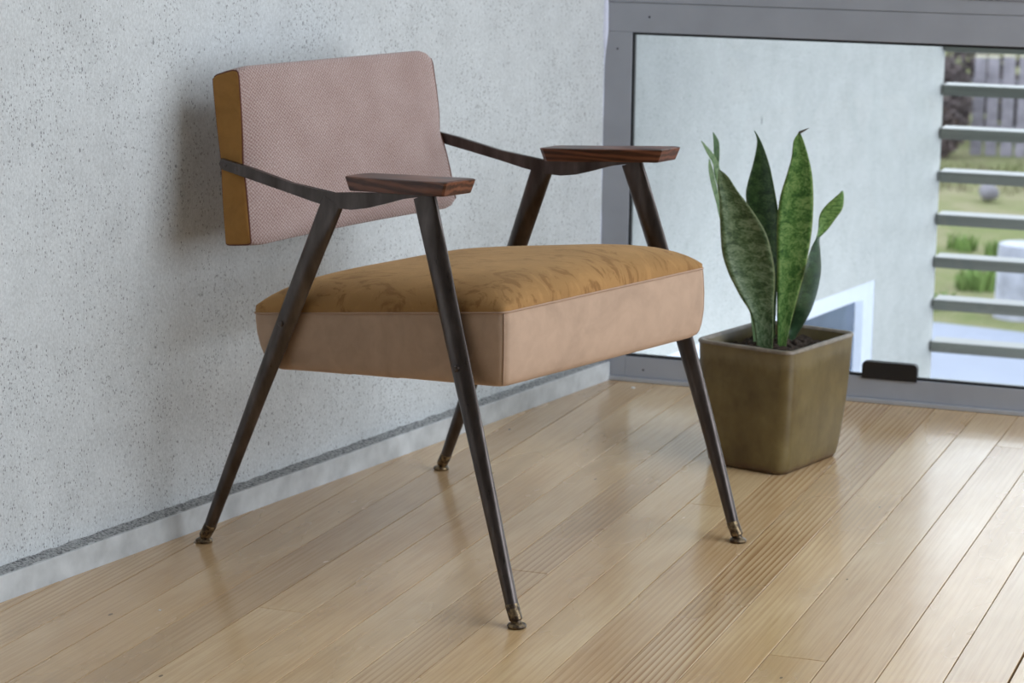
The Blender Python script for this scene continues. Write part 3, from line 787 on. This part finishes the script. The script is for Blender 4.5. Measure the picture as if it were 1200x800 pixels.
for k, (a, b, c) in legs.items():
    L_ = leg(a, b, c)
    s = -1 if k[1] == 'n' else 1
    t = 0.385; p = Vector(b)+(Vector(a)-Vector(b))*((t-b[2])/(a[2]-b[2]))
    if k[0] == 'f': p = Vector(b)+(Vector(a)-Vector(b))*0.07
    bm = bmesh.new()
    loft(bm, [[(p.x+r*math.cos(q*math.pi/6), p.y+s*d, p.z+r*math.sin(q*math.pi/6)) for q in range(12)] for r, d in ((.0052, .006), (.0052, .0140), (.0030, .0152))])
    obj('bolt', bm, MAT_STEEL, L_)

# --- wooden armrests
def armrest(s):
    # plan outline (u, v): slim at the back, wide and blunt in front
    A = [(-0.046, 0.2660), (-0.040, 0.2735), (0.05, 0.2900), (0.1795, 0.3055), (0.1835, 0.3035), (0.1885, 0.2430), (0.185, 0.2405), (0.10, 0.2290), (0.02, 0.2210), (-0.036, 0.2180), (-0.045, 0.2230)]
    zt = lambda u: lerp(0.6235, 0.6370, (u+0.045)/0.23)
    m = Vector((0.07, 0.259))
    bm = bmesh.new(); rings = []
    for dz, ins in ((-0.0205, 0.0095), (-0.0195, 0.0080), (-0.0010, 0.0006), (0.0, 0.0), (0.0012, 0.0025), (0.0016, 0.010)):
        ring = []
        for u, v in A:
            q = Vector((u, v)); q = q+(m-q)*min(1, ins/(q-m).length) if ins > 0.09 else q+(m-q).normalized()*ins
            du = 0.0 if (u > .17 and dz < -0.01) else 0
            ring.append((q.x-du*0.4, s*q.y, zt(u)+dz))
        rings.append(ring)
    loft(bm, rings)
    return obj('armrest', bm, MAT_ROSE, chair, True, 0.5)
for s in (-1, 1): armrest(s)

# ------------------------------------------------------------------ potted snake plant
PC = Vector((-1.110, 4.430))
plant = empty('potted_snake_plant', 'snake plant in a square olive glazed pot beside the window', 'plant', (PC.x, PC.y, 0))
ex = Vector((0.268, 0.9634)); ey = Vector((-0.9634, 0.268))       # long and short side directions of the pot
def pring(hl, hs, z, r, k=7, side=6):
    P = []
    for sx, sy, a0 in ((1, 1, 0), (-1, 1, .5), (-1, -1, 1), (1, -1, 1.5)):
        for i in range(k):
            a = a0*math.pi+i/(k-1)*math.pi/2
            x = sx*(hl-r)+r*math.cos(a); y = sy*(hs-r)+r*math.sin(a)
            q = ex*x+ey*y; P.append((q.x, q.y, z))
    return P
HP = 0.2345
bm = bmesh.new()
rings = [pring(.098, .072, 0.0004, .02), pring(.106, .080, 0.0012, .024), pring(.1105, .0850, 0.010, .026)]
for i in range(1, 13):
    t = i/12; bow = 0.0025*math.sin(math.pi*t)
    rings.append(pring(lerp(.1110, .1245, t)+bow, lerp(.0860, .1005, t)+bow, lerp(0.010, HP-0.007, t), lerp(.026, .022, t)))
rings += [pring(.1255, .1015, HP-0.002, .022), pring(.1235, .0995, HP+0.0005, .020), pring(.1185, .0945, HP, .016), pring(.1165, .0925, HP-0.004, .015), pring(.1135, .0895, HP-0.05, .015)]
R = loft(bm, rings, cap=False); bm.faces.new(R[0][::-1])
obj('pot', bm, MAT_POT, plant, True)
bm = bmesh.new()
R = loft(bm, [pring(.1262, .1022, HP-0.0045, .022), pring(.1262, .1022, HP-0.001, .022), pring(.1240, .1000, HP+0.0014, .020), pring(.1180, .0940, HP+0.0010, .016), pring(.1160, .0920, HP-0.0035, .015)], cap=False)
obj('pot_rim', bm, MAT_POTRIM, plant, True)['label'] = 'worn brown rim of the pot'
# soil
bm = bmesh.new(); n = 44
def soil_h(x, y): return 0.210 + 0.012*noise.noise((x*26, y*26, 0.4)) + 0.007*noise.noise((x*75, y*75, 2)) + 0.014*math.exp(-((x)**2+(y)**2)/0.0025)
gv = []
for j in range(n+1):
    row = []
    for i in range(n+1):
        a, b = lerp(-.1145, .1145, i/n), lerp(-.0905, .0905, j/n); q = ex*a+ey*b
        row.append(bm.verts.new((q.x, q.y, soil_h(q.x, q.y))))
    gv.append(row)
for j in range(n):
    for i in range(n): bm.faces.new((gv[j][i], gv[j][i+1], gv[j+1][i+1], gv[j+1][i]))
obj('soil', bm, MAT_SOIL, plant, True)
bm = bmesh.new()
for _ in range(70):
    a, b = random.uniform(-.10, .10), random.uniform(-.078, .078); q = ex*a+ey*b; r = random.uniform(.002, .0065)
    m4 = Matrix.Translation((q.x, q.y, soil_h(q.x, q.y)+r*.4))
    g4 = bmesh.ops.create_icosphere(bm, subdivisions=1, radius=r, matrix=m4)
    for v in g4['verts']: v.co += Vector((noise.noise(v.co*300), noise.noise(v.co*310), noise.noise(v.co*320)))*r*.4
tag(obj('soil_clod', bm, MAT_SOIL, plant, True), kind='stuff')

LEAF_A = leafmat('grey_green_leaf', (0.024, 0.050, 0.018), (0.060, 0.105, 0.040), (0.160, 0.215, 0.120), (0.17, 0.20, 0.07))
LEAF_B = leafmat('deep_green_leaf', (0.018, 0.050, 0.016), (0.035, 0.090, 0.026), (0.085, 0.165, 0.055), (0.13, 0.18, 0.05))
LEAF_C = leafmat('bright_green_leaf', (0.026, 0.085, 0.016), (0.072, 0.175, 0.036), (0.190, 0.310, 0.095), (0.24, 0.28, 0.09))
LEAF_D = leafmat('pale_green_leaf', (0.060, 0.120, 0.045), (0.11, 0.19, 0.075), (0.20, 0.28, 0.13), (0.22, 0.26, 0.10))
LEAF_E = leafmat('shaded_leaf_back', (0.010, 0.028, 0.012), (0.018, 0.046, 0.018), (0.038, 0.080, 0.034), (0.09, 0.13, 0.04))  # darker leaf green, shade of the averted side put into the colour
MAT_TIP = plain('dry_leaf_tip', (0.07, 0.05, 0.03), 0.8)
def smooth_rows(rows, per=4):
    """Catmull-Rom through (xl, yl, zl, xr, yr, zr) rows"""
    out = []
    m = len(rows)
    for i in range(m-1):
        p0, p1, p2, p3 = rows[max(i-1, 0)], rows[i], rows[i+1], rows[min(i+2, m-1)]
        for k in range(per):
            t = k/per
            out.append([0.5*((2*b)+(c-a)*t+(2*a-5*b+4*c-d)*t*t+(-a+3*b-3*c+d)*t**3) for a, b, c, d in zip(p0, p1, p2, p3)])
    out.append(list(rows[-1])); return out
def leaf(rows, mat, trough, th=0.0022, nc=8, label=None, tip=False):
    """rows from base to tip, each (left edge xyz, right edge xyz) in world; trough = how far the middle sinks back, as a share of the width"""
    S = smooth_rows(rows); bm = bmesh.new(); uvl = bm.loops.layers.uv.new('UVMap')
    F, B = [], []; uv = {}
    for i, r in enumerate(S):
        l, rt = Vector(r[:3]), Vector(r[3:]); wv_ = rt-l; wd = wv_.length
        up = Vector(S[min(i+1, len(S)-1)][:3])+Vector(S[min(i+1, len(S)-1)][3:])-Vector(S[max(i-1, 0)][:3])-Vector(S[max(i-1, 0)][3:])
        nn = wv_.cross(up).normalized() if wd > 1e-5 else Vector((0, -1, 0))
        fr, bk = [], []
        for k in range(nc+1):
            t = k/nc; p = l+wv_*t-nn*trough*wd*(1-(2*t-1)**2)
            hh = th*(0.25+0.75*(1-(2*t-1)**4))*min(1, wd/0.012)
            a = bm.verts.new((p+nn*hh/2)-Vector((PC.x, PC.y, 0))); b = bm.verts.new((p-nn*hh/2)-Vector((PC.x, PC.y, 0)))
            uv[a] = uv[b] = (t, i/len(S)); fr.append(a); bk.append(b)
        F.append(fr); B.append(bk)
    for i in range(len(S)-1):
        for k in range(nc):
            bm.faces.new((F[i][k], F[i][k+1], F[i+1][k+1], F[i+1][k])); bm.faces.new((B[i][k+1], B[i][k], B[i+1][k], B[i+1][k+1]))
        bm.faces.new((F[i][0], F[i+1][0], B[i+1][0], B[i][0])); bm.faces.new((F[i+1][nc], F[i][nc], B[i][nc], B[i+1][nc]))
    bm.faces.new(F[0]+B[0][::-1]); bm.faces.new(F[-1][::-1]+B[-1])
    for f in bm.faces:
        for lp in f.loops: lp[uvl].uv = uv[lp.vert]
    o = obj('leaf', bm, mat, plant, True)
    if label: o['label'] = label
    return o
YP = 4.43
def flat(rows, y0, y1, skew=0.0):
    """rows (xl, xr, z) top-down at depth YP -> shifted to a leaning plane from y0 (base) to y1 (tip); kept the same apparent size"""
    rows = rows[::-1]; z0, z1 = rows[0][2], rows[-1][2]; out = []
    for xl, xr, z in rows:
        t = (z-z0)/(z1-z0); y = lerp(y0, y1, t); yl, yr = y-skew*(xr-xl)/2, y+skew*(xr-xl)/2
        def pt(x, yy): return (x*yy/YP, yy, 1.12+(z-1.12)*yy/YP)
        out.append((*pt(xl, yl), *pt(xr, yr)))
    # root the leaf in the soil
    b = out[0]; cx, cy = (b[0]+b[3])/2, (b[1]+b[4])/2
    root = (lerp(b[0], cx, .1), b[1], 0.196, lerp(b[3], cx, .1), b[4], 0.196)
    return [root]+out
A = [(-1.2305, -1.2297, 0.5387), (-1.231, -1.2123, 0.5265), (-1.2311, -1.1953, 0.5032), (-1.2272, -1.1785, 0.4832), (-1.2257, -1.1583, 0.4584), (-1.2238, -1.1361, 0.4241), (-1.2194, -1.1235, 0.3848), (-1.2086, -1.1176, 0.3518), (-1.1947, -1.1167, 0.3251), (-1.1811, -1.1177, 0.3020), (-1.1604, -1.1173, 0.2703), (-1.1489, -1.1164, 0.2222)]
B = [(-1.1656, -1.164, 0.613), (-1.1589, -1.151, 0.5933), (-1.1645, -1.1356, 0.5557), (-1.1731, -1.1264, 0.5211), (-1.1772, -1.1207, 0.4959), (-1.173, -1.1149, 0.4661), (-1.1653, -1.1105, 0.43), (-1.1574, -1.1098, 0.3858), (-1.1493, -1.1121, 0.3349), (-1.1375, -1.1132, 0.2711), (-1.1278, -1.1132, 0.2232)]
Cc = [(-1.0810, -1.0785, 0.6127), (-1.0906, -1.0715, 0.5986), (-1.0935, -1.0609, 0.5676), (-1.1012, -1.0534, 0.5362), (-1.1125, -1.0495, 0.4936), (-1.1163, -1.0496, 0.4526), (-1.1162, -1.0523, 0.4178), (-1.1143, -1.0587, 0.3731), (-1.1126, -1.0684, 0.3298), (-1.111, -1.0795, 0.2814), (-1.1083, -1.0905, 0.2249)]
leaf(flat(A, 4.395, 4.36, 0.25), LEAF_A, 0.16, label='broad grey-green leaf in front')
leaf(flat(B, 4.455, 4.50, -0.35), LEAF_B, 0.15, label='dark green leaf in the middle, behind')
leaf(flat(Cc, 4.42, 4.44, 0.15), LEAF_C, 0.13, label='tall bright green leaf')
# twisted right-hand leaf: back below with shade painted in, pale front above the twist
E_ = [(-1.0876, -1.0763, 0.2355), (-1.0868, -1.061, 0.258), (-1.0782, -1.0461, 0.2907), (-1.07, -1.0348, 0.3313), (-1.0601, -1.0314, 0.3702), (-1.0502, -1.0342, 0.4041), (-1.0414, -1.0366, 0.4232), (-1.0389, -1.0212, 0.4396), (-1.0379, -1.0063, 0.4617), (-1.0306, -0.9958, 0.4778), (-1.0153, -0.9933, 0.4944), (-0.997, -0.9947, 0.5112)]
rows = []
for i, (xl, xr, z) in enumerate(E_):
    if i <= 5: yl, yr = 4.49-(0.06 if i in (2, 3, 4) else .03), 4.50+(0.02 if i < 5 else -0.02)
    elif i == 6: yl, yr = 4.485, 4.515
    else: yl, yr = 4.50, 4.52
    def pt(x, yy): return (x*yy/YP, yy, 1.12+(z-1.12)*yy/YP)
    rows.append((*pt(xl, yl), *pt(xr, yr)))
lo_ = [(rows[0][0]*1.0, 4.47, .196, rows[0][3], 4.49, .196)]+rows[:7]
hi_ = rows[6:]
leaf(lo_, LEAF_E, -0.10, label='back of the twisted right-hand leaf, below its twist, coloured as in shade')
leaf(hi_, LEAF_C, 0.06, label='pale front of the twisted right-hand leaf, above its twist')
def blade_leaf(cl, w, y, mat, label):
    R_ = []
    z0 = cl[-1][1]
    for i, (x, z) in enumerate(cl[::-1]):
        t = i/(len(cl)-1); hw = w*(0.55+0.9*t)*(1-t**2.4)**.6/2+0.0006
        k = y/YP; R_.append(((x-hw)*k, y-hw*1.6, 1.12+(z-1.12)*k, (x+hw)*k, y+hw*1.6, 1.12+(z-1.12)*k))
    # continue down behind the front leaf to the soil
    xb, zb = cl[-1]
    for f in (0.65, 0.35, 0.0):
        x = lerp(-1.145, xb, f**1.7); z = lerp(0.205, zb, f); k = y/YP; hw = 0.008
        R_.insert(0 if f == 0.0 else 0, ((x-hw*.6)*k, y-hw, 1.12+(z-1.12)*k, (x+hw*.6)*k, y+hw, 1.12+(z-1.12)*k))
    leaf(R_, mat, 0.25, 0.0018, 6, label)
blade_leaf([(-1.2647, 0.589), (-1.2494, 0.5693), (-1.2374, 0.5509), (-1.2302, 0.5276), (-1.2259, 0.5039)], 0.0068, 4.425, LEAF_D, 'thin curling leaf leaning out to the left')
blade_leaf([(-1.2429, 0.6059), (-1.2365, 0.589), (-1.2347, 0.5638), (-1.2345, 0.5352), (-1.2254, 0.5016)], 0.0072, 4.445, LEAF_B, 'thin dark leaf standing upright behind the front leaf')
blade_leaf([(-1.249, 0.5566), (-1.2451, 0.5347), (-1.2378, 0.5065), (-1.2287, 0.4752), (-1.2209, 0.4437)], 0.0058, 4.415, LEAF_D, 'thin short leaf edge to the left of the front leaf')
# dry hooked tip of the tall leaf, dry tip of the dark leaf
def tipcurl(name, P, r):
    bm = bmesh.new(); loft(bm, [[(p[0]-PC.x+rr_*math.cos(k*1.257), p[1]-PC.y, p[2]+rr_*math.sin(k*1.257)) for k in range(5)] for p, rr_ in zip(P, r)])
    obj(name, bm, MAT_TIP, plant, True)
kk = 4.44/YP
tipcurl('leaf_tip', [((-1.0835)*kk, 4.44, 1.12-(1.12-0.606)*kk), ((-1.0790)*kk, 4.44, 1.12-(1.12-0.6145)*kk), ((-1.0720)*kk, 4.442, 1.12-(1.12-0.6180)*kk), ((-1.0640)*kk, 4.444, 1.12-(1.12-0.6225)*kk)], (.0025, .0028, .0018, .0005))

# ------------------------------------------------------------------ bits on the floor
def chip(x, y, r, lb):
    bm = bmesh.new(); bmesh.ops.create_icosphere(bm, subdivisions=2, radius=r)
    for v in bm.verts:
        v.co *= 1+.4*noise.noise(v.co*200); v.co.z = max(v.co.z*.35, -r*.2); v.co += Vector((x, y, r*.2))
    tag(obj('plaster_chip', bm, MAT_WHITE), lb, 'debris')
chip(-1.5395, 4.9206, 0.0048, 'white chip of plaster on the floor near the window corner')
chip(-1.716, 3.158, 0.0024, 'tiny white chip of plaster on the floor at left front of the chair')
